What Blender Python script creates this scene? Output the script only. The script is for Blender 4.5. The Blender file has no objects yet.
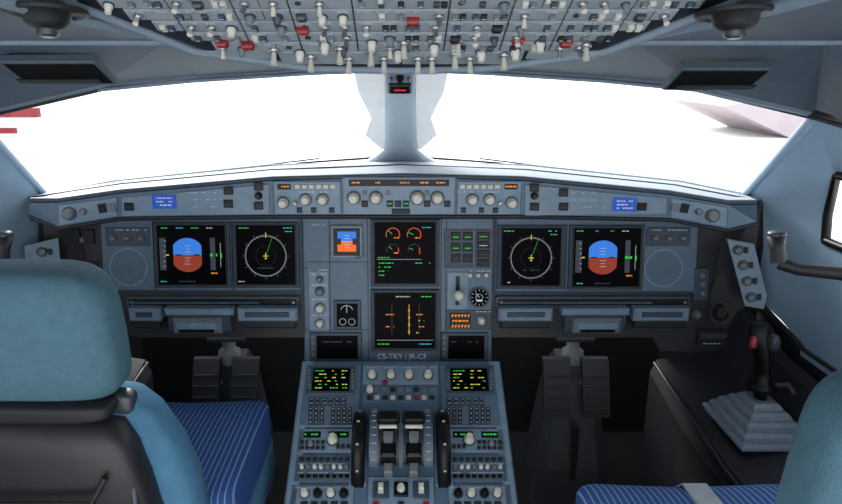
import bpy, math, random
from mathutils import Vector, Matrix
random.seed(7)
W,H,F,CX,CY=842,504,655.0,401.0,252.0
C=Vector((0,0,1.40)); TH=math.radians(16); ct,st=math.cos(TH),math.sin(TH)
def ray(px,py):
    x=(px-CX)/F; y=(CY-py)/F
    return Vector((x, ct+y*st, -st+y*ct))
def P(px,py,Y):
    d=ray(px,py); return C+d*(Y/d.y)
def lin(c): 
    c/=255.0
    return c/12.92 if c<=0.04045 else ((c+0.055)/1.055)**2.4
MATS={}
def mat(name,rgb,rough=0.5,metal=0.0,emit=0,noise=0.06,bump=0.0,nscale=40,spec=.5):
    m=bpy.data.materials.new(name); m.use_nodes=True
    nt=m.node_tree; b=nt.nodes['Principled BSDF']
    col=[lin(c) for c in rgb]+[1]
    b.inputs['Base Color'].default_value=col
    b.inputs['Roughness'].default_value=rough; b.inputs['Metallic'].default_value=metal
    b.inputs['Specular IOR Level'].default_value=spec
    if emit:
        b.inputs['Emission Color'].default_value=col; b.inputs['Emission Strength'].default_value=emit
        b.inputs['Base Color'].default_value=[c*.3 for c in col[:3]]+[1]
    elif noise:
        tc=nt.nodes.new('ShaderNodeTexCoord'); n=nt.nodes.new('ShaderNodeTexNoise'); n.inputs['Scale'].default_value=nscale
        n.inputs['Detail'].default_value=4
        r=nt.nodes.new('ShaderNodeValToRGB')
        r.color_ramp.elements[0].position=0.3; r.color_ramp.elements[1].position=0.7
        r.color_ramp.elements[0].color=[c*(1-noise*2) for c in col[:3]]+[1]
        r.color_ramp.elements[1].color=[min(1,c*(1+noise)) for c in col[:3]]+[1]
        nt.links.new(tc.outputs['Object'],n.inputs['Vector']); nt.links.new(n.outputs['Fac'],r.inputs['Fac'])
        nt.links.new(r.outputs['Color'],b.inputs['Base Color'])
        if bump:
            n2=nt.nodes.new('ShaderNodeTexNoise'); n2.inputs['Scale'].default_value=450
            nt.links.new(tc.outputs['Object'],n2.inputs['Vector'])
            bp=nt.nodes.new('ShaderNodeBump'); bp.inputs['Strength'].default_value=bump; bp.inputs['Distance'].default_value=0.004
            nt.links.new(n2.outputs['Fac'],bp.inputs['Height']); nt.links.new(bp.outputs['Normal'],b.inputs['Normal'])
    MATS[name]=m
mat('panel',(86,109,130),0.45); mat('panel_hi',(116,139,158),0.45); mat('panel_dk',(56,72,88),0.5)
mat('panel_oh',(142,152,160),0.5); mat('seam',(28,34,42),0.6)
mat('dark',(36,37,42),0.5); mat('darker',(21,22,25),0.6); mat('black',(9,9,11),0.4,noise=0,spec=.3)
mat('matte_black',(10,10,12),0.8,spec=.1); mat('screen',(4,3,8),0.4,noise=0,spec=.05)
mat('liner',(72,86,100),0.6); mat('liner_lt',(120,136,150),0.6); mat('wall',(138,164,186),0.5,noise=.02)
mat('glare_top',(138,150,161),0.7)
mat('post',(168,181,192),0.5,noise=.02); mat('pale',(208,214,220),0.6)
mat('teal',(80,113,128),0.9,noise=0.05,bump=0.5,nscale=60,spec=.2); mat('bolster',(78,124,154),0.85,bump=0.4,spec=.2)
mat('shell',(34,34,38),0.45); mat('carpet',(16,16,18),0.95)
mat('cream',(200,198,188),0.4,noise=0); mat('metal',(160,162,165),0.3,0.8,noise=0); mat('gray',(108,114,120),0.5); mat('gray_dk',(58,62,68),0.35)
mat('red',(140,32,36),0.4,noise=0); mat('belt',(150,160,170),0.7); mat('bellows',(134,147,162),0.6)
mat('blue_label',(30,100,215),0.5,noise=0); mat('white_p',(235,238,240),0.5,noise=0)
mat('label',(190,200,208),0.6,noise=0)
for n,c,e in [('e_green',(50,210,80),.7),('e_amber',(255,150,35),.7),('e_white',(215,220,225),.5),('e_sky',(60,130,225),.8),
              ('e_brown',(168,72,52),.55),('e_orange',(240,110,50),.9),('e_gray',(80,85,100),.4),('e_mag',(220,60,200),.7),('e_yellow',(230,220,70),.7),('e_cyan',(60,190,220),.7),('e_red',(230,50,40),.8)]:
    mat(n,c,0.4,emit=e,spec=.1)
mat('concrete',(225,224,220),0.9,nscale=0.3); mat('bld_white',(240,232,228),0.8,nscale=.3); mat('bld_red',(120,32,40),0.8,nscale=.3); mat('bld_gray',(172,162,170),.8,nscale=.3)
def stripe(name,c1,c2):
    m=bpy.data.materials.new(name); m.use_nodes=True; nt=m.node_tree; b=nt.nodes['Principled BSDF']; b.inputs['Roughness'].default_value=.9; b.inputs['Specular IOR Level'].default_value=.2
    tc=nt.nodes.new('ShaderNodeTexCoord'); sp=nt.nodes.new('ShaderNodeSeparateXYZ'); mu=nt.nodes.new('ShaderNodeMath'); mu.operation='MULTIPLY'; mu.inputs[1].default_value=85
    fr=nt.nodes.new('ShaderNodeMath'); fr.operation='FRACT'; lt=nt.nodes.new('ShaderNodeMath'); lt.operation='LESS_THAN'; lt.inputs[1].default_value=0.22
    mx=nt.nodes.new('ShaderNodeMix'); mx.data_type='RGBA'; mx.inputs[6].default_value=(*[lin(c) for c in c1],1); mx.inputs[7].default_value=(*[lin(c) for c in c2],1)
    nt.links.new(tc.outputs['Object'],sp.inputs[0]); nt.links.new(sp.outputs[0],mu.inputs[0]); nt.links.new(mu.outputs[0],fr.inputs[0]); nt.links.new(fr.outputs[0],lt.inputs[0]); nt.links.new(lt.outputs[0],mx.inputs[0]); nt.links.new(mx.outputs[2],b.inputs['Base Color'])
    MATS[name]=m
stripe('stripe',(48,80,136),(115,142,185))
m=bpy.data.materials.new('glass'); m.use_nodes=True; nt=m.node_tree; nt.nodes.clear()
o=nt.nodes.new('ShaderNodeOutputMaterial'); t=nt.nodes.new('ShaderNodeBsdfTransparent'); g=nt.nodes.new('ShaderNodeBsdfGlossy'); g.inputs['Roughness'].default_value=.02
mm=nt.nodes.new('ShaderNodeMixShader'); mm.inputs[0].default_value=.04
nt.links.new(t.outputs[0],mm.inputs[1]); nt.links.new(g.outputs[0],mm.inputs[2]); nt.links.new(mm.outputs[0],o.inputs[0]); MATS['glass']=m
m=bpy.data.materials.new('post_reflection'); m.use_nodes=True; nt=m.node_tree; nt.nodes.clear()  # translucent grey imitating windshield reflections beside the centre post
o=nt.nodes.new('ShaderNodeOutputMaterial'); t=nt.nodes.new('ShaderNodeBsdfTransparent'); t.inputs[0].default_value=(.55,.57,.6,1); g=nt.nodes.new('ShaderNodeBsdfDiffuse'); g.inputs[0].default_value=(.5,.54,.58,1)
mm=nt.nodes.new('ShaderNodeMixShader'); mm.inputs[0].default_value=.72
nt.links.new(t.outputs[0],mm.inputs[1]); nt.links.new(g.outputs[0],mm.inputs[2]); nt.links.new(mm.outputs[0],o.inputs[0]); MATS['post_reflection']=m

class MB:
    def __init__(s,name,parent=None,M=None):
        s.name=name; s.v=[]; s.f=[]; s.m=[]; s.sm=[]; s.mats=[]; s.M=M or Matrix(); s.parent=parent
    def mi(s,m):
        if m not in s.mats: s.mats.append(m)
        return s.mats.index(m)
    def add(s,vs,fs,m,smooth=False,M=None):
        M=M if M is not None else s.M; o=len(s.v); k=s.mi(m)
        s.v+=[tuple(M@Vector(v)) for v in vs]
        for f in fs: s.f.append([i+o for i in f]); s.m.append(k); s.sm.append(smooth)
    def cbox(s,x0,x1,y0,y1,z0,z1,m,b=0.0,M=None):
        if b<=0:
            vs=[(x0,y0,z0),(x1,y0,z0),(x1,y1,z0),(x0,y1,z0),(x0,y0,z1),(x1,y0,z1),(x1,y1,z1),(x0,y1,z1)]
            fs=[(3,2,1,0),(4,5,6,7),(0,1,5,4),(1,2,6,5),(2,3,7,6),(3,0,4,7)]
        else:
            b=min(b,(x1-x0)*.45,(y1-y0)*.45,(z1-z0)*.9)
            r=lambda i,z:[(x0+i,y0+i,z),(x1-i,y0+i,z),(x1-i,y1-i,z),(x0+i,y1-i,z)]
            vs=r(0,z0)+r(0,z1-b)+r(b,z1)
            fs=[(3,2,1,0),(8,9,10,11)]
            for k in (0,4):
                for i in range(4): j=(i+1)%4; fs.append((k+i,k+j,k+4+j,k+4+i))
        s.add(vs,fs,m,False,M)
    def lathe(s,cx,cy,prof,m,n=20,M=None,smooth=True):
        vs=[];fs=[]
        for r,z in prof:
            for i in range(n):
                a=2*math.pi*i/n; vs.append((cx+r*math.cos(a),cy+r*math.sin(a),z))
        for k in range(len(prof)-1):
            for i in range(n):
                j=(i+1)%n; fs.append((k*n+i,k*n+j,(k+1)*n+j,(k+1)*n+i))
        s.add(vs,fs,m,smooth,M)
        s.add(vs[-n:],[tuple(range(n))],m,False,M)
    def loft(s,rings,m,smooth=True,caps=True,M=None,closed=True):
        n=len(rings[0]); vs=[v for r in rings for v in r]; fs=[]
        for k in range(len(rings)-1):
            for i in range(n if closed else n-1):
                j=(i+1)%n; fs.append((k*n+i,k*n+j,(k+1)*n+j,(k+1)*n+i))
        s.add(vs,fs,m,smooth,M)
        if caps: s.add(list(rings[0]),[tuple(range(n))[::-1]],m,False,M); s.add(list(rings[-1]),[tuple(range(n))],m,False,M)
    def tube(s,pts,rad,m,n=12,M=None):
        pts=[Vector(p) for p in pts]
        if not isinstance(rad,(list,tuple)): rad=[rad]*len(pts)
        rings=[]; ref=None
        for i,p in enumerate(pts):
            d=(pts[min(i+1,len(pts)-1)]-pts[max(i-1,0)]).normalized()
            if ref is None: ref=Vector((0,0,1)) if abs(d.z)<.9 else Vector((1,0,0))
            a=d.cross(ref).normalized(); bb=d.cross(a).normalized()
            rings.append([p+(a*math.cos(2*math.pi*k/n)+bb*math.sin(2*math.pi*k/n))*rad[i] for k in range(n)])
        s.loft(rings,m,M=M)
    def sup(s,c,r,m,e=0.45,e2=None,nu=40,nv=24,fn=None,M=None):
        e2=e2 or e; vs=[];fs=[]
        sp=lambda w,k: math.copysign(abs(w)**k,w)
        for j in range(nv+1):
            v=-math.pi/2+math.pi*j/nv
            for i in range(nu):
                u=2*math.pi*i/nu
                p=Vector((r[0]*sp(math.cos(v),e2)*sp(math.cos(u),e), r[1]*sp(math.cos(v),e2)*sp(math.sin(u),e), r[2]*sp(math.sin(v),e2)))
                if fn: p=fn(p)
                vs.append(p+Vector(c))
        for j in range(nv):
            for i in range(nu):
                k=(i+1)%nu; fs.append((j*nu+i,j*nu+k,(j+1)*nu+k,(j+1)*nu+i))
        s.add(vs,fs,m,True,M)
    def prism(s,poly,z0,z1,m,M=None):
        n=len(poly); vs=[(x,y,z0) for x,y in poly]+[(x,y,z1) for x,y in poly]
        s.add(vs,[tuple(range(n))[::-1],tuple(range(n,2*n))]+[(i,(i+1)%n,n+(i+1)%n,n+i) for i in range(n)],m,False,M)
    def done(s):
        me=bpy.data.meshes.new(s.name); me.from_pydata(s.v,[],s.f)
        for k in s.mats: me.materials.append(MATS[k])
        me.polygons.foreach_set('material_index',s.m); me.polygons.foreach_set('use_smooth',s.sm)
        me.validate(); me.update()
        ob=bpy.data.objects.new(s.name,me); bpy.context.collection.objects.link(ob)
        if s.parent: ob.parent=s.parent
        return ob
def empty(name):
    e=bpy.data.objects.new(name,None); bpy.context.collection.objects.link(e); return e
class Pn:
    def __init__(s,a,b,c):
        a,b,c=Vector(a),Vector(b),Vector(c)
        u=(b-a).normalized(); n=u.cross(c-a).normalized()
        if n.dot(C-a)<0: n=-n
        v=n.cross(u)
        s.o=a;s.u=u;s.v=v;s.n=n
        s.M=Matrix(((u.x,v.x,n.x,a.x),(u.y,v.y,n.y,a.y),(u.z,v.z,n.z,a.z),(0,0,0,1)))
    def uv(s,px,py):
        d=ray(px,py); t=(s.o-C).dot(s.n)/d.dot(s.n); p=C+d*t-s.o
        return p.dot(s.u),p.dot(s.v)
    def sc(s,px,py):
        a=s.uv(px,py);b=s.uv(px+1,py); return math.hypot(a[0]-b[0],a[1]-b[1])
def R(mb,pn,x0,y0,x1,y1,h0,h1,m,b=0):
    xm,ym=(x0+x1)/2,(y0+y1)/2
    a=pn.uv(x0,ym)[0];c=pn.uv(x1,ym)[0];d=pn.uv(xm,y0)[1];e=pn.uv(xm,y1)[1]
    mb.cbox(min(a,c),max(a,c),min(d,e),max(d,e),h0,h1,m,b,M=pn.M)
def POLY(mb,pn,pts,h0,h1,m): mb.prism([pn.uv(*p) for p in pts],h0,h1,m,M=pn.M)
def KNOB(mb,pn,px,py,r,m='cream',h=.014,base='panel_dk',h0=0):
    s=pn.sc(px,py); u,v=pn.uv(px,py); r=r*s
    mb.lathe(u,v,[(r*1.3,h0),(r*1.3,h0+.002)],base,16,M=pn.M)
    mb.lathe(u,v,[(r,h0),(r,h0+h*.5),(r*.8,h0+h*.55),(r*.75,h0+h*.95),(r*.65,h0+h)],m,16,M=pn.M)
def DISC(mb,pn,px,py,r,m,h,n=28,h0=0):
    s=pn.sc(px,py); u,v=pn.uv(px,py); mb.lathe(u,v,[(r*s,h0),(r*s,h)],m,n,M=pn.M,smooth=False)
def RING(mb,pn,px,py,r0,r1,m,h,a0=0,a1=360,n=36):
    s=pn.sc(px,py); u,v=pn.uv(px,py); vs=[];fs=[]
    for i in range(n+1):
        a=math.radians(a0+(a1-a0)*i/n)
        for r in (r0,r1): vs.append((u+r*s*math.cos(a),v+r*s*math.sin(a),h))
    for i in range(n): fs.append((2*i,2*i+1,2*i+3,2*i+2))
    mb.add(vs,fs,m,False,M=pn.M)
def TICKS(mb,pn,px,py,r0,r1,m,h,n,w=.5,a0=0,a1=360):
    s=pn.sc(px,py); u,v=pn.uv(px,py)
    for i in range(n):
        a=math.radians(a0+(a1-a0)*i/n); c,d=math.cos(a),math.sin(a)
        q=lambda r,k:(u+s*(r*c-k*d),v+s*(r*d+k*c),h)
        mb.add([q(r0,-w/2),q(r1,-w/2),q(r1,w/2),q(r0,w/2)],[(0,1,2,3)],m,False,M=pn.M)
def TOG(mb,pn,px,py,l=.022,r=.004,m='cream',h0=0,lean=0.2):
    u,v=pn.uv(px,py)
    mb.lathe(u,v,[(r*1.9,h0),(r*1.9,h0+.004),(r*1.2,h0+.006)],'metal',10,M=pn.M)
    mb.tube([(u,v,h0),(u,v+lean*l*.5,h0+l*.5),(u,v+lean*l,h0+l)],[r*.7,r*.9,r*1.2],m,8,M=pn.M)
def DASH(mb,pn,x0,x1,y,m,h,t=1.0,gap=.25,w=2.2):
    x=x0
    while x<x1:
        ww=min(w*random.uniform(.6,1.8),x1-x)
        if random.random()>gap: R(mb,pn,x,y-t/2,x+ww,y+t/2,h-.0003,h,m)
        x+=ww+.9
def TEXT(pn,px,py,size,s,m,h,parent,align='CENTER'):
    cu=bpy.data.curves.new('text','FONT'); cu.body=s; cu.size=size*pn.sc(px,py); cu.align_x=align; cu.align_y='CENTER'
    ob=bpy.data.objects.new('tmp',cu); bpy.context.collection.objects.link(ob)
    bpy.context.view_layer.update()
    me=bpy.data.meshes.new_from_object(ob); bpy.data.objects.remove(ob)
    me.materials.clear(); me.materials.append(MATS[m]); u,v=pn.uv(px,py)
    me.transform(pn.M@Matrix.Translation((u,v,h)))
    o2=bpy.data.objects.new('lettering',me); bpy.context.collection.objects.link(o2); o2.parent=parent

# ============ MAIN PANEL ============
MP=Pn((0,1.70,.69),(1,1.70,.69),(0,1.75,1.0))
root=empty('instrument_panel')
mb=MB('panel_board',root)
POLY(mb,MP,[(62,207),(745,207),(757,225),(742,352),(662,352),(655,338),(497,338),(303,338),(140,338),(100,330),(45,262)],-.03,-.006,'dark')
R(mb,MP,303,205,493,366,-.02,.0,'panel',.004)
R(mb,MP,101,205,301,291,-.02,.0,'panel',.004)
R(mb,MP,496,205,698,292,-.02,.0,'panel',.004)
for x in (154,232.5): R(mb,MP,x-.7,221,x+.7,290,0,.0006,'seam')
for x in (565.5,642.5): R(mb,MP,x-.7,224,x+.7,290,0,.0006,'seam')
for x in (330,368,441,446): R(mb,MP,x-.4,219,x+.4,360,0,.0005,'seam')
for y in (262,330): R(mb,MP,305,y-.4,368,y+.4,0,.0005,'seam')
for x,y in ((129,267),(663,268)):
    DISC(mb,MP,x,y,19.5,'panel_hi',.003); DISC(mb,MP,x,y,18,'panel',.0035)
    s=MP.sc(x,y);u,v=MP.uv(x,y)
    for i in range(-8,9):
        for j in range(-8,9):
            if i*i+j*j<68: mb.lathe(u+i*2.05*s,v+j*2.05*s,[(.4*s,.0036),(.4*s,.0039)],'seam',6,M=MP.M)
for x0,x1 in ((106,150),(646,690)):
    R(mb,MP,x0,227,x1,246,0,.003,'panel_dk',.001)
    for k in range(3): KNOB(mb,MP,x0+8+k*14,238,3,'gray',.012,h0=.003)
    DASH(mb,MP,x0+3,x1-3,230,'label',.0035)
for x0,x1 in ((127,300),(495,690)):
    R(mb,MP,x0,296,x1,308,-.01,.006,'panel_dk',.002)
    R(mb,MP,x0+3,298.5,x1-3,305.5,.006,.0075,'black')
    R(mb,MP,x0+6,301.5,x1-40,303,.0075,.012,'panel',.001)
    for k in range(2): KNOB(mb,MP,x0+6+k*(x1-x0-12),302,1.5,'metal',.004,h0=.007)
R(mb,MP,309,271,329,330,0,.003,'panel_hi',.001)
for y,r in ((279,3),(291,4),(308,4.5),(323,4)): KNOB(mb,MP,320,y,r,'cream' if y>300 else 'gray',.016,h0=.003)
for y in (274,285,299,315): DASH(mb,MP,312,327,y,'label',.0034)
R(mb,MP,334,300,361,329,0,.008,'panel_dk',.002); R(mb,MP,337,303,358,326,.008,.009,'screen')
RING(mb,MP,347,311,6,6.5,'e_white',.0094,20,160); RING(mb,MP,343,321,3,3.4,'e_white',.0094); RING(mb,MP,352,321,3,3.4,'e_white',.0094)
R(mb,MP,346.7,305,347.3,312,.0092,.0096,'e_white')
for x,y in [(306,222),(365,222),(306,268),(365,268),(306,326),(444,222),(490,222),(444,326),(490,326),(104,292),(298,292),(500,292),(693,292),(306,361),(490,361)]:
    KNOB(mb,MP,x,y,1.1,'metal',.002)
R(mb,MP,444,229,473,268,0,.003,'panel_dk',.001); R(mb,MP,475,229,491,268,0,.003,'panel_dk',.001)
for r in range(3):
    for c in range(2):
        x=451+c*12;y=236+r*11
        R(mb,MP,x,y-4,x+9,y+4,.003,.007,'black',.001)
        R(mb,MP,x+1.5,y+.5,x+7.5,y+1.4,.007,.0073,'e_green' if r<2 else 'e_gray')
for r in range(4):
    R(mb,MP,477,232+r*9,489,239+r*9,.003,.008,'black',.001); R(mb,MP,479,236+r*9,487,236.7+r*9,.008,.0083,['e_green','e_white','e_gray','e_gray'][r])
R(mb,MP,447,272,468,309,0,.003,'panel_hi',.001); R(mb,MP,455.5,276,459.5,305,.003,.0035,'black')
u,v=MP.uv(457.5,297)
mb.tube([(u,v,0),(u,v+.005,.03),(u,v+.012,.045)],[.005,.005,.006],'metal',10,M=MP.M)
mb.lathe(u,v+.012,[(.004,.036),(.013,.038),(.015,.046),(.013,.054),(.006,.056)],'cream',20,M=MP.M)
DISC(mb,MP,479,297,10.5,'panel_dk',.006); DISC(mb,MP,479,297,9,'screen',.008); TICKS(mb,MP,479,297,6.8,8.2,'e_white',.0084,12,.6)
RING(mb,MP,479,297,3.2,3.6,'e_white',.0084); TICKS(mb,MP,479,297,0,6,'e_white',.0088,1,.6,130); R(mb,MP,476,299,482,301,.008,.0086,'e_white')
for k in range(3): KNOB(mb,MP,478+ (k-1)*8,275,2.5,'cream',.012)
R(mb,MP,446,310,491,330,0,.003,'panel_dk',.001)
R(mb,MP,450,313,470,327,.003,.010,'black',.001)
for k in range(6):
    for y0,y1 in ((326.5,324),(316,313.5)): POLY(mb,MP,[(451+k*3.2,y0),(452.5+k*3.2,y0),(453.5+k*3.2,y1),(452+k*3.2,y1)],.010,.0106,'e_amber')
DASH(mb,MP,452,469,320,'e_amber',.0113,1.6)
KNOB(mb,MP,481,320,4,'cream',.018,h0=.003)
for x0,x1 in ((310,362),(441,488)):
    R(mb,MP,x0,332,x1,361,0,.008,'panel_dk',.002); R(mb,MP,x0+7,335,x1-4,358,.008,.009,'screen')
    for k in range(4): R(mb,MP,x0+1.6,335+k*5.6,x0+4.6,338.5+k*5.6,.008,.010,'gray')
    DASH(mb,MP,x0+10,x1-10,341,'e_gray',.0095)
for y in (225,270,298): DASH(mb,MP,309,329,y,'label',.0006,.8)
for y in (271,311.5): DASH(mb,MP,470,491,y,'label',.0036,.8)
R(mb,MP,694,268,708,300,-.006,.004,'panel_dk',.002)
for y in (275,284,293): KNOB(mb,MP,701,y,2.6,'gray',.01,h0=.004)
KNOB(mb,MP,697,315,4,'gray',.01,h0=-.004); DISC(mb,MP,720,312,10,'black',.004,h0=-.006); RING(mb,MP,720,312,9.4,11,'gray_dk',.005); DISC(mb,MP,720,312,5,'dark',.010)
R(mb,MP,697,329,742,346,-.006,.006,'darker',.002); R(mb,MP,700,333,735,338,.006,.008,'gray_dk',.001); DASH(mb,MP,702,734,343,'label',.0066)
KNOB(mb,MP,82,240,3,'gray',.01,h0=-.006); R(mb,MP,76,262,98,280,-.006,.004,'dark',.002)
for k in range(2): R(mb,MP,70+k*14,229,80+k*14,243,-.006,.006,'darker',.002)
mb.done()
TEXT(MP,402,356.5,7.6,'CS-TKY | JR-CF','white_p',.0012,root)

def display(x0,y0,x1,y1,kind):
    e=empty('cockpit_display_screen'); mb=MB('bezel',e)
    R(mb,MP,x0,y0,x1,y1,0,.014,'panel_dk',.003); R(mb,MP,x0+2.2,y0+2,x1-2.2,y1-2,.014,.0155,'seam',.001)
    sx0,sy0,sx1,sy1=x0+4,y0+3,x1-4,y1-3.5
    R(mb,MP,sx0,sy0,sx1,sy1,.0155,.0165,'screen'); h=.0168
    cx,cy=(sx0+sx1)/2,(sy0+sy1)/2; w=sx1-sx0; hh=sy1-sy0
    s2=MB('symbology',e)
    if kind=='pfd':
        cx-=4; r=17; s=MP.sc(cx,cy); u,v=MP.uv(cx,cy)
        for top in (1,0):
            pts=[]
            for i in range(25):
                a=math.pi*i/24*(1 if top else -1)
                x=max(-14,min(14,r*math.cos(a))); y=r*math.sin(a)
                pts.append((u+x*s,v+y*s,h))
            s2.add(pts,[tuple(range(25))],'e_sky' if top else 'e_brown',M=MP.M)
        for k in (-9,-6,-3,3,6,9): R(s2,MP,cx-(3 if k%2 else 2),cy-k-.2,cx+(3 if k%2 else 2),cy-k+.2,h,h+.0004,'e_white')
        R(s2,MP,cx-12,cy-.6,cx-6,cy+.6,h,h+.0006,'black'); R(s2,MP,cx+6,cy-.6,cx+12,cy+.6,h,h+.0006,'black')
        R(s2,MP,sx0+2,cy-17,sx0+8,cy+15,h-.0002,h,'e_gray'); R(s2,MP,sx1-15,cy-17,sx1-10,cy+15,h-.0002,h,'e_gray')
        for k in range(6): R(s2,MP,sx0+6,cy-14+k*5,sx0+8,cy-13.6+k*5,h,h+.0003,'e_white')
        DASH(s2,MP,sx1-15,sx1-8,cy,'e_green',h+.0004,2.6,.05); R(s2,MP,sx0+8,cy-.5,sx0+11,cy+.5,h,h+.0003,'e_yellow')
        R(s2,MP,sx1-5,cy-12,sx1-4.6,cy+12,h,h+.0003,'e_white'); R(s2,MP,sx1-5,cy-2,sx1-3.5,cy+3,h,h+.0003,'e_green')
        for k in range(4): DASH(s2,MP,sx0+3+k*15,sx0+10+k*15,sy0+2.5,['e_green','e_cyan','e_green','e_white'][k],h+.0004,.9,.2)
        DASH(s2,MP,sx0+3,sx0+9,sy1-3,'e_cyan',h+.0004,1,.1)
        DASH(s2,MP,sx1-14,sx1-8,cy+18,'e_amber',h+.0004,1.3,.1); DASH(s2,MP,cx-8,cx+8,sy1-3,'e_gray',h+.0004,1,.1)
    elif kind=='nd':
        cy+=1; RING(s2,MP,cx,cy,19.7,20,'e_white',h,n=60); TICKS(s2,MP,cx,cy,20,21.2,'e_white',h,72,.25); TICKS(s2,MP,cx,cy,22,23.4,'e_gray',h,12,1.2)
        TICKS(s2,MP,cx,cy,9.8,10.2,'e_gray',h,24,1.2)
        R(s2,MP,cx-.35,cy-3,cx+.35,cy+3,h,h+.0004,'e_yellow'); R(s2,MP,cx-2.6,cy-.35,cx+2.6,cy+.35,h,h+.0004,'e_yellow'); R(s2,MP,cx-1.1,cy+2.4,cx+1.1,cy+3,h,h+.0004,'e_yellow')
        R(s2,MP,cx-.3,cy-23,cx+.3,cy-18,h,h+.0004,'e_yellow'); TICKS(s2,MP,cx,cy,3,19,'e_green',h+.0002,1,.25,70)
        DASH(s2,MP,sx0+2,sx0+12,sy0+2.5,'e_green',h+.0004,.9,.1); DASH(s2,MP,sx1-12,sx1-3,sy0+2.5,'e_cyan',h+.0004,.9,.1); DASH(s2,MP,sx1-10,sx1-3,sy0+6,'e_green',h+.0004,.9,.1)
        DASH(s2,MP,sx0+2,sx0+8,sy1-3,'e_white',h+.0004,.9,.1)
        DASH(s2,MP,cx-8,cx+8,cy+12,'e_gray',h+.0004,1,.1)
    elif kind=='ewd':
        for dx in (-12,9):
            for dy,r in ((-18,7),(-3,6)):
                RING(s2,MP,cx+dx,cy+dy,r-.5,r,'e_orange' if dy<-5 else 'e_gray',h,-20,200); TICKS(s2,MP,cx+dx,cy+dy,1,r-1,'e_green',h+.0003,1,.6,150+dx,200)
                RING(s2,MP,cx+dx,cy+dy,r-1.0,r+.1,'e_red',h+.0002,-20,20,6); DASH(s2,MP,cx+dx+1,cx+dx+6,cy+dy+3,'e_amber',h+.0004,1.1,.1)
        for k in range(4): DASH(s2,MP,sx0+4,sx0+(19-k*3),cy+10+k*4,'e_green',h+.0004,.9,.15)
        R(s2,MP,sx0+2,cy+6.2,sx1-14,cy+6.5,h,h+.0003,'e_white')
        DASH(s2,MP,sx1-13,sx1-4,sy0+5,'e_cyan',h+.0004,.9,.1); DASH(s2,MP,sx0+3,sx0+15,cy+4.5,'e_green',h+.0004,.9,.1)
        DASH(s2,MP,cx+10,sx1-5,cy+10,'e_green',h+.0004,.9,.1)
    else:
        for dx in (-13,4,14): R(s2,MP,cx+dx-.25,cy-16,cx+dx+.25,cy+14,h,h+.0003,'e_yellow' if dx==4 else 'e_gray')
        for k in range(5):
            if k%2: DASH(s2,MP,cx-19,cx-11,cy-12+k*6,'e_amber',h+.0004,.9,.4)
            DASH(s2,MP,cx+11,cx+19,cy-12+k*6,'e_amber' if k%2 else 'e_yellow',h+.0004,.9,.5)
        for k in range(4): DISC(s2,MP,cx+4,cy-10+k*7,1.1,'e_amber',h+.0004,12,h0=h)
        DASH(s2,MP,cx-9,cx+5,sy0+3.5,'e_white',h+.0004,1.1,.0); DASH(s2,MP,sx1-14,sx1-4,sy0+3.5,'e_green',h+.0004,1,.1)
        R(s2,MP,sx0+2,sy1-8,sx1-2,sy1-7.7,h,h+.0003,'e_white'); DASH(s2,MP,sx0+3,sx0+15,sy1-4,'e_green',h+.0004,1,.1); DASH(s2,MP,sx1-16,sx1-4,sy1-4,'e_cyan',h+.0004,1,.1)
    mb.done(); s2.done()
display(156,222,231,287,'pfd'); display(234,222,300,287,'nd'); display(371,219,439,286,'ewd'); display(371,289,439,350,'sd')
display(497,225,563,288,'nd'); display(568,225,642,289,'pfd')
mb=MB('standby_attitude_indicator'); R(mb,MP,331,225,363,258,0,.012,'panel_hi',.003); R(mb,MP,334,228,360,255,.012,.015,'black',.001)
R(mb,MP,338,231,356.5,241,.015,.0155,'e_sky'); R(mb,MP,338,241,356.5,251,.015,.0155,'e_orange'); R(mb,MP,342,240.6,352.5,241.4,.0155,.016,'e_white')
for k in (-6,-3,3,6): R(mb,MP,345,241+k-.3,350,241+k+.3,.0155,.016,'e_white')
R(mb,MP,338,238,341.5,244,.0155,.016,'black'); R(mb,MP,353,238,356.5,244,.0155,.016,'black'); KNOB(mb,MP,359,256,1.8,'gray',.008,h0=.012); mb.done()

# ============ GLARESHIELD ============
e=empty('glareshield'); mb=MB('shroud',e)
top=[(30,203,1.50),(58,203,1.52),(120,194,1.55),(272,181,1.58),(400,178,1.58),(522,181,1.58),(668,195,1.55),(728,205,1.52),(757,205,1.50)]
bot=[(30,215,1.53),(58,227,1.52),(120,217,1.55),(272,215,1.58),(400,215,1.58),(522,215,1.58),(668,218,1.55),(728,229,1.52),(757,222,1.53)]
back=[(26,198,1.68),(42,193,1.74),(120,181,1.88),(272,166,2.0),(400,160,2.05),(530,166,2.0),(680,182,1.88),(745,195,1.74),(760,200,1.68)]
und=[(30,222,1.73),(58,224,1.74),(120,221,1.75),(272,219,1.75),(400,219,1.75),(522,219,1.75),(668,222,1.75),(728,224,1.74),(757,224,1.73)]
T=[P(*p) for p in top];Bm=[P(*p) for p in bot];Bk=[P(*p) for p in back];U=[P(*p) for p in und]
lip=[p+Vector((0,.012,.010)) for p in T]
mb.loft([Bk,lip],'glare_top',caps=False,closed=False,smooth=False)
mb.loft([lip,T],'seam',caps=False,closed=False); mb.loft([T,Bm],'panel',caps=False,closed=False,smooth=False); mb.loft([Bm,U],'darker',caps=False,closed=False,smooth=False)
mb.tube([p+Vector((0,.004,.006)) for p in T],.006,'panel_dk',8)
mb.tube([p+Vector((0,.0,-.004)) for p in Bm],.005,'seam',8)
mb.tube([a.lerp(b,.45)+Vector((0,0,.001)) for a,b in zip(Bk,lip)],.0025,'seam',6)
mb.done()
FC=Pn(P(272,215,1.58),P(522,215,1.58),P(400,181,1.58))
e2=empty('autopilot_control_panel'); mb=MB('faceplate',e2)
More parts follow.
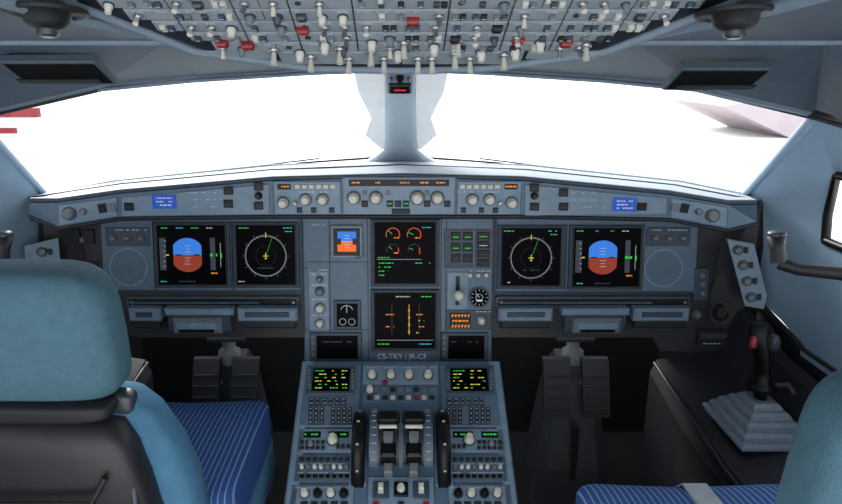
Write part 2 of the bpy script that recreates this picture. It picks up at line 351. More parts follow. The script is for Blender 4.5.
R(mb,FC,274,181,341,214,0,.006,'panel_hi',.002); R(mb,FC,343,177,455,214,0,.008,'panel_hi',.002); R(mb,FC,457,181,521,214,0,.006,'panel_hi',.002)
R(mb,FC,349,179,449,185.5,.008,.0095,'black')
for x in (352,372,400,420,436): DASH(mb,FC,x,x+9,182,'e_amber',.0098,1.4,.1)
for x,r in ((354,5.5),(376,5.5),(417,6),(437,5.5)): KNOB(mb,FC,x,197,r,'cream',.026,h0=.008)
for x in (365,390,398,406,427,447): R(mb,FC,x-3,200,x+3,206,.008,.013,'seam',.001); R(mb,FC,x-2,202,x+2,203,.013,.0133,'e_green' if x in(390,406) else 'e_gray')
for x in (365,388,427): R(mb,FC,x-2,190,x+2,194,.008,.012,'gray',.001)
R(mb,FC,392,208,410,213,.008,.012,'seam',.001)
for s,x0 in ((1,276),(-1,519)):
    X=lambda k:x0+s*k
    a,bq=sorted((X(2),X(15))); R(mb,FC,a,183.5,bq,189,.006,.0075,'black'); DASH(mb,FC,a+1,bq-1,186,'e_amber',.0078,1.6,.1)
    KNOB(mb,FC,X(8),202,5,'cream',.024,h0=.006)
    for k in (30,47): KNOB(mb,FC,X(k),199,5,'cream',.022,h0=.006)
    for k in range(6): R(mb,FC,X(22+k*7)-2.5,184,X(22+k*7)+2.5,188,.006,.011,'cream',.001)
    for k in (24,38,56): R(mb,FC,X(k)-2.5,207,X(k)+2.5,212,.006,.011,'seam',.001); R(mb,FC,X(k)-1.5,209,X(k)+1.5,210,.011,.0113,'e_gray')
    TOG(mb,FC,X(20),203,.018,.003,'cream',.006)
    DASH(mb,FC,min(X(20),X(62)),max(X(20),X(62)),191.5,'label',.0065,.8)
mb.done()
for x0,x1,yl,yr,side in ((122,270,195,182,-1),(524,667,182,196,1)):
    pl=Pn(P(x0,217 if side<0 else 215,1.552 if side<0 else 1.58),P(x1,215 if side<0 else 218,1.58 if side<0 else 1.552),P((x0+x1)/2,190,1.566))
    mb=MB('warning_light_panel',e2)
    sl=(yr-yl)/(x1-x0)
    def y(x,k): return yl+sl*(x-x0)+k
    POLY(mb,pl,[(x0+1,y(x0,2.5)),(x1-1,y(x1,2)),(x1-1,213),(x0+1,215)],0,.006,'panel_hi')
    lab=165 if side<0 else 624
    R(mb,pl,lab-12,194 if side<0 else 197,lab+12,208 if side<0 else 211,.006,.0075,'blue_label')
    for dy in (-3.5,0,3.5): DASH(mb,pl,lab-8,lab+8,(201 if side<0 else 204)+dy,'white_p',.008,1.2,.1)
    for xx,yy in (((130,206),(229,190),(229,203),(259,186),(259,205)) if side<0 else ((534,187),(534,206),(563,192),(563,206),(641,206))):
        R(mb,pl,xx-4.5,yy-3.8,xx+4.5,yy+3.8,.006,.012,'black',.001); R(mb,pl,xx-3,yy+.5,xx+3,yy+1.3,.012,.0124,'e_gray')
    KNOB(mb,pl,259 if side<0 else 534,195,3.4,'black',.02,h0=.006)
    for k in range(3): DASH(mb,pl,184,222,y(200,4+k*7),'label',.0063,.7,.6) if side<0 else DASH(mb,pl,572,606,y(590,4+k*7),'label',.0063,.7,.6)
    mb.done()
for s in (-1,1):
    xs=[58,119] if s<0 else [669,728]
    a=P(xs[0],227 if s<0 else 218,1.52 if s<0 else 1.55);b_=P(xs[1],217 if s<0 else 229,1.55 if s<0 else 1.52);c=P(xs[0],203 if s<0 else 195,1.52 if s<0 else 1.55)
    pl=Pn(a,b_,c); mb=MB('end_panel',e2)
    k=70 if s<0 else 712
    POLY(mb,pl,[(60,205),(117,197),(117,215),(60,224)] if s<0 else [(671,198),(726,207),(726,226),(671,216)],0,.006,'panel_hi')
    KNOB(mb,pl,k,213 if s<0 else 215,6,'gray',.018,h0=.006); KNOB(mb,pl,k+ (14 if s<0 else -14),211,3,'gray',.012,h0=.006)
    kk=103 if s<0 else 684
    R(mb,pl,kk-4,203,kk+4,212,.006,.012,'black',.001); R(mb,pl,kk+ (10 if s<0 else -10)-3,203,kk+(10 if s<0 else -10)+3,211,.006,.012,'gray',.001)
    mb.done()

# ============ TRAY TABLES ============
def tray(x0,x1,big,y0=309):
    mb=MB('folding_tray_table')
    TP=Pn(P(0,340,1.66),P(400,340,1.66),P(0,309,1.66)); 
    if big:
        R(mb,TP,x0,y0,x1,y0+7,-.03,.0,'panel_hi',.004); R(mb,TP,x0+3,y0+6,x1-3,y0+24,-.03,-.004,'panel_dk',.004)
        R(mb,TP,x0+10,y0+8,x1-10,y0+23,-.004,.016,'gray',.006); R(mb,TP,x0+14,y0+11,x1-14,y0+18,.016,.022,'panel_hi',.003)
        R(mb,TP,x0+17,y0+18,x1-17,y0+21,.014,.019,'black',.001)
    else:
        R(mb,TP,x0,y0,x1,y0+13,-.03,.0,'panel_hi',.005); R(mb,TP,x0+2,y0+11,x1-2,y0+21,-.03,-.008,'dark',.004)
        R(mb,TP,x0+8,y0+3,x1-8,y0+8,.0,.004,'panel_dk',.001)
    mb.done()
for a in ((128,160,0),(164,233,1),(237,297,0),(499,553,0),(562,630,1),(634,690,0)): tray(*a)

# ============ PEDESTAL ============
PD=Pn((0,1.257,.451),(1,1.257,.451),(0,1.592,.640))
root=empty('center_pedestal'); mb=MB('pedestal_body',root)
vv=PD.v; FL=.385
front=PD.o+vv*FL; rear=PD.o-vv*.22; rear2=rear+Vector((0,-.25,-.03))
prof=[(front.y,front.z),(rear.y,rear.z),(rear2.y,rear2.z),(rear2.y,0.001),(front.y+.03,0.001)]
def xprism(mb,prof,x0,x1,m):
    n=len(prof); vs=[(x0,y,z) for y,z in prof]+[(x1,y,z) for y,z in prof]
    mb.add(vs,[tuple(range(n)),tuple(range(n,2*n))[::-1]]+[(i,(i+1)%n,n+(i+1)%n,n+i) for i in range(n)],m)
low=[(y,z-.012) if z>.01 else (y,z) for y,z in prof]
xprism(mb,low,-.25,.25,'panel_dk')
for s in (-1,1):
    a,b_=sorted((s*.232,s*.262)); mb.cbox(a,b_,-.22,FL,-.03,.006,'panel_hi',.004,M=PD.M)
    a,b_=sorted((s*.252,s*.262)); xprism(mb,[(y,z-.03) if z>.01 else (y,z) for y,z in prof],a,b_,'panel_dk')
mb.cbox(-.232,.232,-.22,FL,-.01,0,'panel',M=PD.M)
mb.done()
def mcdu(x0,x1,nm):
    mb=MB(nm,root); R(mb,PD,x0,366,x1,428,0,.008,'panel',.002)
    cx=(x0+x1)/2
    R(mb,PD,cx-23,369,cx+23,397,.008,.014,'panel_dk',.002); R(mb,PD,cx-18.5,371.5,cx+18.5,394,.014,.0145,'screen')
    for k in range(6): DASH(mb,PD,cx-16,cx-(0 if k%2 else 4),374+k*3.4,'e_yellow' if k%2 else 'e_green',.0149,.8,.25); DASH(mb,PD,cx+1,cx+16,374+k*3.4,'e_green' if k%2 else 'e_yellow',.0149,.8,.45)
    for k in range(6):
        for s in (-1,1): R(mb,PD,cx+s*21.5-1.3,373+k*3.5,cx+s*21.5+1.3,375+k*3.5,.014,.017,'gray')
    for r in range(2):
        for c in range(6): R(mb,PD,cx-22+c*6.4,400+r*4.4,cx-17.2+c*6.4,403+r*4.4,.008,.012,'seam',.0008); R(mb,PD,cx-21+c*6.4,401.2+r*4.4,cx-18.2+c*6.4,401.8+r*4.4,.012,.0122,'label')
    for r in range(4):
        for c in range(8):
            if c==3: continue
            R(mb,PD,cx-22.5+c*5.6,409.5+r*4.5,cx-18.7+c*5.6,412.8+r*4.5,.008,.012,'dark',.0008); R(mb,PD,cx-21.3+c*5.6,410.8+r*4.5,cx-19.8+c*5.6,411.6+r*4.5,.012,.0122,'label')
    mb.done()
mcdu(303,360,'control_display_unit_captain'); mcdu(441,497,'control_display_unit_first_officer')
mb=MB('switching_panels',root)
R(mb,PD,363,366,438,385,0,.005,'panel_hi',.001); R(mb,PD,363,387,438,404,0,.005,'panel',.001)
for x in (372,391,409,428): KNOB(mb,PD,x,377,4,'cream',.02,h0=.005); DASH(mb,PD,x-5,x+5,369,'label',.0056,.8,.1)
for k in range(9):
    R(mb,PD,367+k*7.8,389,372+k*7.8,393,.005,.009,'gray' if k%3 else 'seam',.001); R(mb,PD,367+k*7.8,397,372+k*7.8,401,.005,.009,'red' if k in(6,) else 'cream' if k%2 else 'seam',.001)
KNOB(mb,PD,385,384,2.2,'red',.01,h0=.005); KNOB(mb,PD,370,392,3.5,'cream',.02,h0=.005)
for s in (-1,1):
    X=lambda k:401+s*k
    def RR(k0,y0,k1,y1,*a,**kw):
        q=sorted((X(k0),X(k1))); R(mb,PD,q[0],y0,q[1],y1,*a,**kw)
    RR(48,430,103,453,0,.006,'panel_hi',b=.001)
    RR(52,433,72,439,.006,.0075,'black'); RR(80,433,97,439,.006,.0075,'black')
    q=sorted((X(54),X(71))); DASH(mb,PD,q[0],q[1],436,'e_green',.008,1.6,.1); q=sorted((X(82),X(96))); DASH(mb,PD,q[0],q[1],436,'e_green',.008,1.6,.1)
    KNOB(mb,PD,X(68),441.5,5,'cream',.022,h0=.006); KNOB(mb,PD,X(90),446,3,'gray',.016,h0=.006)
    for r in range(2):
        for k in range(5): RR(76+k*5.2,442+r*5.5,79.6+k*5.2,445.3+r*5.5,.006,.010,'seam',b=.0008)
    for k in range(3): RR(51+k*5,446,54.5+k*5,450,.006,.010,'dark',b=.0008)
    RR(48,456,106,483,0,.006,'panel',b=.001)
    for r in range(3):
        for k in range(8):
            if r==1: KNOB(mb,PD,X(54+k*6.4),469,2.1,'cream' if k%3 else 'gray',.014,h0=.006)
            else: RR(51.5+k*6.4,459+r*8.5,56+k*6.4,462.5+r*8.5,.006,.010,'black' if r else 'seam',b=.0008)
    for y_ in (465,474): q=sorted((X(50),X(103))); DASH(mb,PD,q[0],q[1],y_,'label',.0065,.8,.2)
    RR(48,486,111,520,0,.006,'panel_hi',b=.001)
    for k in range(4): KNOB(mb,PD,X(57+k*13),495,4,'cream' if k%2 else 'black',.02,h0=.006)
    q=sorted((X(50),X(106))); DASH(mb,PD,q[0],q[1],489,'label',.0065,.8,.2)
    for k in range(5): RR(53+k*10,503,60+k*10,508,.006,.01,'seam',b=.001)
mb.done()
e=empty('thrust_lever_quadrant'); mb=MB('quadrant',e)
cu,cv=PD.uv(401,438)
hw=PD.sc(401,438)
def arc(x0,x1,r,m,a0=-62,a1=62,zoff=-.035,ex=0):
    n=20
    A=[math.radians(a0+(a1-a0)*i/n) for i in range(n+1)]
    pr=[(cv+r*math.sin(a),zoff+r*math.cos(a)) for a in A]+[(cv+r*math.sin(A[-1]),-.02),(cv+r*math.sin(A[0]),-.02)]
    k=len(pr); vs=[(x0,y,z) for y,z in pr]+[(x1,y,z) for y,z in pr]
    mb.add(vs,[tuple(range(k)),tuple(range(k,2*k))[::-1]]+[(i,(i+1)%k,k+(i+1)%k,k+i) for i in range(k)],m,M=PD.M)
arc(-31*hw,-22*hw,.085,'panel');arc(22*hw,31*hw,.085,'panel');arc(-22*hw,22*hw,.080,'gray_dk');arc(-2*hw,2*hw,.086,'panel')
for s in (-1,1):
    for i in range(9):
        a=math.radians(-50+i*12.5); y_=cv+.0855*math.sin(a); z_=-.035+.0855*math.cos(a)
        mb.cbox(s*26.5*hw-.006,s*26.5*hw+.006,y_-.001,y_+.001,z_-.002,z_+.001,'cream',M=PD.M)
mb.done()
for s in (-1,1):
    mb=MB('thrust_lever',e); x=s*12*hw; dv=-.018
    mb.loft([[(x-a,cv-.0+o-b2,z),(x+a,cv+o-b2,z),(x+a,cv+o+b2,z),(x-a,cv+o+b2,z)] for z,a,b2,o in ((.03,.012,.012,-.01),(.09,.012,.010,dv*.7),(.115,.014,.010,dv))],'black',smooth=False,M=PD.M)
    mb.sup((x,cv+.002+dv,.120),(.027,.014,.013),'black',e=.5,M=PD.M)
    mb.cbox(x-.020,x+.020,cv-.020+dv,cv-.012+dv,.112,.118,'cream',.002,M=PD.M)
    mb.loft([[(x-a,cv-.03-b2+o,z),(x+a,cv-.03-b2+o,z),(x+a,cv-.03+b2+o,z),(x-a,cv-.03+b2+o,z)] for z,a,b2,o in ((.035,.009,.006,-.02),(.07,.009,.006,-.016),(.095,.011,.007,-.012))],'gray',smooth=False,M=PD.M)
    mb.cbox(x-.018,x+.018,cv-.085,cv-.050,.035,.075,'black',.006,M=PD.M)
    mb.cbox(x-.010,x+.010,cv-.11,cv-.085,.02,.045,'gray',.003,M=PD.M)
    mb.done()
for s in (-1,1):
    mb=MB('trim_wheel'); x=s*41*hw; u,v=PD.uv(401,450)
    R_=.094; n=40; rings=[]
    for xo,r in ((-.014,R_-.006),(-.012,R_),(.012,R_),(.014,R_-.006)):
        rings.append([(x+xo,v+r*math.cos(2*math.pi*i/n),-.008+r*math.sin(2*math.pi*i/n)) for i in range(n)])
    mb.loft(rings,'black',M=PD.M)
    for i in range(n):
        a=2*math.pi*i/n
        if i%4==0: mb.cbox(x-.003,x+.003,v+R_*math.cos(a)-.002,v+R_*math.cos(a)+.002,-.008+R_*math.sin(a)-.002,-.008+R_*math.sin(a)+.0015,'cream',M=PD.M)
    mb.cbox(x-.019,x-.0155,v-.09,v+.09,0,.012,'panel_hi',.003,M=PD.M); mb.cbox(x+.0155,x+.019,v-.09,v+.09,0,.012,'panel_hi',.003,M=PD.M)
    mb.done()
mb=MB('engine_master_panel',root)
R(mb,PD,368,478,434,520,0,.006,'panel_hi',.001)
for x in (381,421):
    R(mb,PD,x-8,483,x+8,500,.006,.010,'panel_dk',.001); u,v=PD.uv(x,492); mb.cbox(u-.006,u+.006,v-.008,v+.008,.01,.035,'cream',.003,M=PD.M)
R(mb,PD,394,484,408,498,.006,.012,'black',.001); KNOB(mb,PD,401,491,4,'cream',.02,h0=.01)
for x in (376,401,426): R(mb,PD,x-3,503,x+3,507,.006,.01,'red' if x!=401 else 'seam',.001)
mb.done()

# ============ OVERHEAD ============
tl_=math.tan(math.radians(25))
OH=Pn((0,1.10,1.398),(1,1.10,1.398),(0,.90,1.398+.2*tl_))
root=empty('overhead_switch_panel'); mb=MB('overhead_board',root)
OUT=[(40,-30),(65,0),(195,51),(277,63),(311,68),(400,70),(486,68),(520,63),(603,53),(735,0),(765,-30)]
POLY(mb,OH,[(-20,-60)]+OUT[0:]+[(825,-60)],-.05,-.001,'liner')
POLY(mb,OH,[(-2,-42)]+[(75,0),(200,48),(279,60),(312,65),(400,67),(485,65),(518,60),(598,50),(725,0)]+[(805,-42)],-.001,.001,'seam')
def inside(px,py):
    pts=[(0,-40),(75,0),(200,48),(279,60),(312,65),(400,67)]
    x=px if px<401 else 802-px
    for (x0,y0),(x1,y1) in zip(pts,pts[1:]):
        if x0<=x<=x1: return py< y0+(y1-y0)*(x-x0)/(x1-x0)-1
    return x>400
rows=[(-34,-21),(-20,-7),(-6,6),(7,18),(19,29),(30,39),(40,49)]
cu_=[-.60,-.5,-.40,-.31,-.225,-.15,-.065,.065,.15,.225,.31,.40,.5,.6]
def pxof(u,py):
    lo=OH.uv(0,py)[0]; hi=OH.uv(800,py)[0]; return 800*(u-lo)/(hi-lo)
for y0,y1 in rows:
    for c0,c1 in zip(cu_,cu_[1:]):
        ym=(y0+y1)/2; x0,x1=sorted((pxof(c0,ym),pxof(c1,ym)))
        if x0<401: 
            while x0<x1-12 and not inside(x0,y1): x0+=3
        if x1>401:
            while x1>x0+12 and not inside(x1,y1): x1-=3
        if not(inside(x0,y1) and inside(x1,y1)): continue
        R(mb,OH,x0+.7,y0+.4,x1-.7,y1-.4,0.001,.004,'panel_oh',.0012)
        n=max(1,int((x1-x0)/19)); w=(x1-x0)/n
        kind=random.choice((0,1,1,2,3))
        for k in range(n):
            x=x0+w*(k+.5); q=random.random()
            DASH(mb,OH,x-6,x+6,y0+2,'label',.0045,.7,.2)
            if kind==0 or q<.34:
                for dx in ((-4,4) if random.random()<.5 else (0,)):
                    R(mb,OH,x+dx-3,ym-1.6,x+dx+3,ym+2.6,.004,.009,random.choice(['panel_dk','gray_dk','cream','gray','darker']),.001)
                    R(mb,OH,x+dx-2,ym+.5,x+dx+2,ym+1.1,.009,.0093,random.choice(['label','label','label','e_gray']))
            elif q<.60: TOG(mb,OH,x,ym,.016,.0034,random.choice(['cream','cream','metal']),.004,random.choice((-.4,.4)))
            elif q<.78: KNOB(mb,OH,x,ym+1,random.choice((3.4,4.2,4.6)),random.choice(['cream','gray','gray_dk']),.014,h0=.004)
            elif q<.84: R(mb,OH,x-5,ym-2,x+5,ym+3,.004,.012,random.choice(['gray_dk','darker','gray_dk']),.003)
            elif q<.93: DISC(mb,OH,x,ym,3,'gray_dk',.006,h0=.004)
        if random.random()<.3: R(mb,OH,(x0+x1)/2-.4,y0+1,(x0+x1)/2+.4,y1-1,.004,.0045,'seam')
R(mb,OH,205,50,275,57,.001,.003,'panel_oh'); R(mb,OH,527,50,597,57,.001,.003,'panel_oh')
R(mb,OH,280,50,399,62,.001,.004,'panel_oh',.001); R(mb,OH,402,50,522,62,.001,.004,'panel_oh',.001)
for x,y,k in [(222,40,'r'),(248,42,'r'),(303,27,'r'),(413,17,'r'),(518,37,'r'),(274,51,'t'),(300,52,'k'),(311,58,'t'),(325,44,'k'),(340,50,'t'),(349,60,'t'),(371,52,'t'),(372,42,'k'),(384,60,'t'),(398,52,'k'),(404,44,'t'),(418,60,'t'),(432,60,'t'),(434,46,'k'),(455,55,'t'),(470,60,'t'),(481,52,'k'),(458,42,'t'),(504,56,'t'),(515,50,'k'),(540,42,'k'),(566,40,'r'),(586,46,'t')]:
    if k=='t': TOG(mb,OH,x,y-4,.024,.0045,'cream',.004,-.1)
    elif k=='k': KNOB(mb,OH,x,y-3,4.4,'cream',.017,h0=.004)
    else: R(mb,OH,x-6,y-3,x+6,y+1,.004,.013,'red',.003)
for s in (-1,1):
    pp=[(OH.M@Vector((*OH.uv(401+s*dx,py),.0))) for dx,py in ((372,-32),(336,0),(207,51),(124,63),(88,68),(0,70))]
    mb.tube(pp,.007,'liner_lt',8)
mb.done()

# ============ CEILING / SHELL ============
mb=MB('ceiling')
def oz(Y): return 1.413-.1163*(Y-1.27)+.012
mb.add([(-1.07,-.3,1.66),(1.07,-.3,1.66),(1.07,1.5,1.64),(-1.07,1.5,1.64)],[(0,1,2,3)],'liner')
mb.add([(-1.07,1.45,1.64),(1.07,1.45,1.64),(.8,1.5,1.50),(-.8,1.5,1.50)],[(0,1,2,3)],'liner')
for s in (-1,1):
    V=lambda x,Y: Vector((s*x,Y,oz(Y)))
    mb.add([V(1.05,-.3),V(1.05,1.17),V(.30,1.17),V(.28,1.06),V(.33,1.02),V(.44,.93),V(.50,.85),V(.50,-.3)],[tuple(range(8))],'liner')
    mb.add([V(.50,-.3),V(.50,.85),V(.44,.93),V(.44,.93)+Vector((0,0,.15)),V(.50,.85)+Vector((0,0,.15)),V(.50,-.3)+Vector((0,0,.15))],[(0,1,4,5),(1,2,3,4)],'liner')
    X=lambda px: CX+s*(px-CX)-(0 if s>0 else 8)*(abs(px-CX)/400)
    top=[V(1.05,1.17),V(.72,1.17),V(.40,1.17),V(.30,1.17),V(.15,1.17),V(0,1.17)]
    b0=[P(X(880),130,1.15),P(X(815),113,1.36),P(X(692),84,1.45),P(X(600),76,1.50),P(X(500),70,1.55),P(401,66,1.58)]
    mb.loft([top,b0],'liner',caps=False,closed=False,smooth=False)
    b1=[p+Vector((0,.02,-.008)) for p in b0]; mb.loft([b0,b1],'liner_lt',caps=False,closed=False)
    b2=[p+Vector((0,.10,.03)) for p in b1]; mb.loft([b1,b2],'dark',caps=False,closed=False)
    mb.tube(b1,.005,'dark',8)
    mb.tube([V(.31,1.165),V(1.05,1.165)],.007,'liner_lt',8)
    mb.tube([V(.36,1.165),V(.47,.90),V(.55,.5)],.010,'liner_lt',8)
    mb.add([V(.28,1.06),V(.30,1.17),V(0,1.17),V(0,1.06)],[(0,1,2,3)],'liner')
    bp=Pn(V(.72,1.17),V(1.05,1.17),b0[1].lerp(b0[2],.4))
    m2=MB('air_outlet_slot')
    x0,x1,y0,y1=(672,759,64,86) if s>0 else (14,106,57,80)
    R(m2,bp,x0,y0,x1,y1,-.004,.010,'liner',.003); R(m2,bp,x0+2,y0+2,x1-2,y1-2,.010,.0115,'matte_black',.001)
    R(m2,bp,x0+5,y1-7,x1-5,y1-4,.0115,.015,'darker',.001); m2.done()
mb.done()
CE=Pn(Vector((0,1.17,oz(1.17)-.0005)),Vector((1,1.17,oz(1.17)-.0005)),Vector((0,.5,oz(.5)-.0005)))
for s in (-1,1):
    mb=MB('air_gasper_vent'); cpx,cpy=(736,12) if s>0 else (46,10)
    u,v=CE.uv(cpx,cpy)
    mb.lathe(u,v,[(.050,-.001),(.051,.004),(.045,.006),(.038,.003),(.030,.004),(.027,.016),(.020,.022),(.012,.024)],'darker',28,M=CE.M)
    mb.lathe(u,v,[(.012,.02),(.014,.030),(.008,.034)],'gray_dk',16,M=CE.M)
    mb.done()

# centre post
e=empty('windshield_center_post'); mb=MB('post',e)
def sec(px0,px1,py,Y,d=.05):
    a=P(px0,py,Y);b_=P(px1,py,Y); w=b_-a
    return [a+Vector((0,d*.5,0)),a+w*.03+Vector((0,.012,0)),a+w*.15+Vector((0,.003,0)),a+w*.35,a+w*.65,a+w*.85+Vector((0,.003,0)),a+w*.97+Vector((0,.012,0)),b_+Vector((0,d*.5,0)),b_+Vector((0,d,0)),a+Vector((0,d,0))]
mb.loft([sec(364,438,163,2.02),sec(374,428,158,2.00),sec(383,419,151,1.965),sec(385,417,140,1.91),sec(385,416,100,1.72),sec(384,417,68,1.60)],'post')
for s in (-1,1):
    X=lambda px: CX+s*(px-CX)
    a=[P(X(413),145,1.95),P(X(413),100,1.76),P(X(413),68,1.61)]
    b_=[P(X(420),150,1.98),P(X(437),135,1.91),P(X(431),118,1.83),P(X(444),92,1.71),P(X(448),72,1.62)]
    mb.add([a[0],b_[0],b_[1],b_[2],a[1],b_[3],b_[4],a[2]],[(0,1,2,3,4),(4,3,5,6,7)],'post_reflection')  # added see-through plates, grey painted in place of reflections in the glass
mb.done()
mb=MB('magnetic_compass')
cp=Pn(P(385,100,1.57),P(415,100,1.57),P(400,70,1.50))
R(mb,cp,387,72,413,95,-.03,.0,'liner_lt',.006); R(mb,cp,389,83,411,92,0,.008,'black',.003); R(mb,cp,394,87,406,88.2,.008,.0085,'e_red')
KNOB(mb,cp,400,77,3.5,'black',.016); KNOB(mb,cp,391,78,1.5,'metal',.01); KNOB(mb,cp,409,78,1.5,'metal',.01)
mb.done()
for k,s in enumerate((-1,1)):
    X=lambda px: CX+s*(px-CX)-(0 if s>0 else 12)*(abs(px-CX)/344)
    q=[P(401,163,2.06),P(X(530),166,2.02),P(X(680),182,1.90),P(X(745),195,1.76),P(X(815),115,1.39),P(X(692),88,1.48),P(X(600),79,1.53),P(401,66,1.61)]
    mb=MB('window_%d'%(k+1)); mb.add(q,[tuple(range(8))],'glass'); mb.done()
    mb=MB('trim_%d'%(k+1)); mb.tube(q[0:4],.006,'liner_lt',8); mb.tube(q[3:5],.010,'wall',8)
    mb.tube([p+Vector((0,-.02,-.004)) for p in q[4:8]],.004,'liner_lt',8)
    mb.done()
    mb=MB('windshield_wiper'); mb.tube([P(X(430),158,2.12),P(X(500),163,2.11),P(X(525),170,2.10)],[.004,.003,.003],'black',6)
    mb.tube([P(X(480),158.5,2.11),P(X(590),172,2.04)],.0025,'black',6); mb.done()
# side walls
for s in (-1,1):
    nm='wall_right' if s>0 else 'wall_left'
    mb=MB(nm)
    V=lambda x,y,z: Vector((s*x,y,z))
    dx=0 if s>0 else .03
    f1=P(745,195,1.76); f1=V(f1.x+dx,f1.y,f1.z); f2=P(815,115,1.39); f2=V(f2.x+dx*.8,f2.y,f2.z)
    sill_f=V(1.0,1.49,1.0); sill_t=V(.985,1.47,1.16)
    colA=[f2,f2.lerp(f1,.33),f2.lerp(f1,.66),f1,f1.lerp(V(.955,1.70,.80),.5),V(.955,1.70,.80)]
    colB=[sill_t,sill_t.lerp(V(1.0,1.50,1.06),.5),V(1.0,1.50,1.06),sill_f,V(1.0,1.49,.86),V(1.0,1.49,.72)]
    cols_=[[a.lerp(b,k/6)+V(.012*math.sin(math.pi*k/6),0,0) for a,b in zip(colA,colB)] for k in range(7)]
    mb.loft(cols_,'wall',caps=False,closed=False)
    mb.add([V(.9985,1.505,.70),V(.9985,1.505,1.0),V(1.0385,-.3,1.0),V(1.0385,-.3,.70)],[(0,1,2,3)],'wall')
    mb.add([f2,V(.93,1.15,1.30),V(.95,-.3,1.32),V(1.02,-.3,1.18),sill_t],[(0,1,2,3,4)],'wall')
    mb.add([f2,V(.93,1.15,1.30),V(.95,-.3,1.32),V(1.05,-.3,1.66),V(1.05,1.17,1.64),V(1.05,1.17,1.435)],[(0,1,2,3,4,5)],'liner_lt')
    mb.tube([sill_f,V(1.0,1.50,1.06),sill_t,V(1.02,-.3,1.18)],.011,'black',8); mb.tube([sill_f,V(1.04,-.3,1.0)],.011,'black',8)
    mb.tube([V(.955,1.70,.80),V(1.0,1.49,.72),V(1.04,-.3,.72)],.007,'dark',8)
    mb.tube([f1+V(0,0,0),V(.955,1.70,.80)],.008,'panel_dk',8)
    mb.add([V(1.0,1.49,.72),V(1.04,-.3,.72),V(1.04,-.3,0),V(1.0,2.3,0),V(.97,2.3,.8),V(.955,1.70,.80)],[(0,1,2,3,4,5)],'dark')
    mb.done()
    mb=MB('window_3' if s<0 else 'window_4'); mb.add([sill_f+V(.002,0,0),sill_t+V(.002,0,0),V(1.022,-.3,1.18),V(1.042,-.3,1.0)],[(0,1,2,3)],'glass'); mb.done()
    mb=MB('side_console')
    n=[(.985,.0),(.745,.0),(.74,.48),(.755,.52),(.93,.55),(.965,.66),(.985,.68)]
    rg=[]
    for Yc,dx,dz in ((.55,0,0),(1.3,-.01,0),(1.50,-.02,.02),(1.69,-.035,.08)):
        rg.append([V(min(x+dx,.95 if Yc>1.6 else 1),Yc,z+(dz if z>.3 else 0)) for x,z in n])
    mb.loft(rg,'dark',smooth=False)
    mb.tube([V(.755,.55,.51),V(.74,1.3,.51),V(.715,1.69,.59)],.005,'gray_dk',6)
    if s>0:
        for Yc in (1.15,1.62): mb.tube([V(.745,Yc,.53),V(.92,Yc,.56)],.003,'gray_dk',6)
    mb.done()
    mb=MB('window_opening_handle')
    hx=776 if s>0 else 4; 
    a=P(hx,236,1.36);b_=P(hx+ (3 if s>0 else -3),263,1.34)
    mb.tube([a+Vector((0,0,.004)),a,a*.5+b_*.5,b_],[.010,.019,.015,.017],'dark',14)
    w=V(.995,1.25,b_.z-.005)
    mb.tube([b_,b_+Vector((s*.03,-.02,-.008)),w],[.014,.013,.018],'dark',12)
    mb.sup(a+Vector((0,-.002,.004)),(.019,.016,.008),'gray_dk',e=.8); mb.done()
    if s>0: pl=Pn(P(727,240,1.66),P(765,240,1.63),P(745,308,1.62)); pts=[(727,239),(754,244),(767,296),(764,309),(745,306)]
    else: pl=Pn(P(25,245,1.62),P(58,240,1.66),P(45,300,1.60)); pts=[(24,246),(58,238),(60,258),(50,305),(30,300)]
    mb=MB('side_control_panel'); POLY(mb,pl,pts,-.02,0,'panel_hi')
    cxs=[(738,250),(743,265),(747,281),(751,297)] if s>0 else [(42,252),(42,266),(42,280),(42,292)]
    for i,(x,y_) in enumerate(cxs): KNOB(mb,pl,x,y_,4.5,'gray',.014)
    for i,(x,y_) in enumerate(cxs): R(mb,pl,x+6,y_-3,x+10,y_+3,0,.006,'seam',.001)
    mb.done()
for s in (-1,1):
    mb=MB('outer_cowl'); V=lambda x,y,z: Vector((s*x,y,z))
    mb.add([V(.90,1.765,1.04),V(.955,1.70,1.06),V(.975,1.66,.80),V(.955,1.69,.58),V(.84,1.70,.60),V(.86,1.715,.80)],[(0,1,2,3,4,5)],'dark'); mb.done()

mb=MB('floor'); mb.cbox(-1.05,1.05,-.3,2.32,-.04,0,'carpet'); mb.done()
mb=MB('wall_front'); mb.cbox(-1.05,1.05,2.3,2.34,0,.9,'darker'); mb.done()
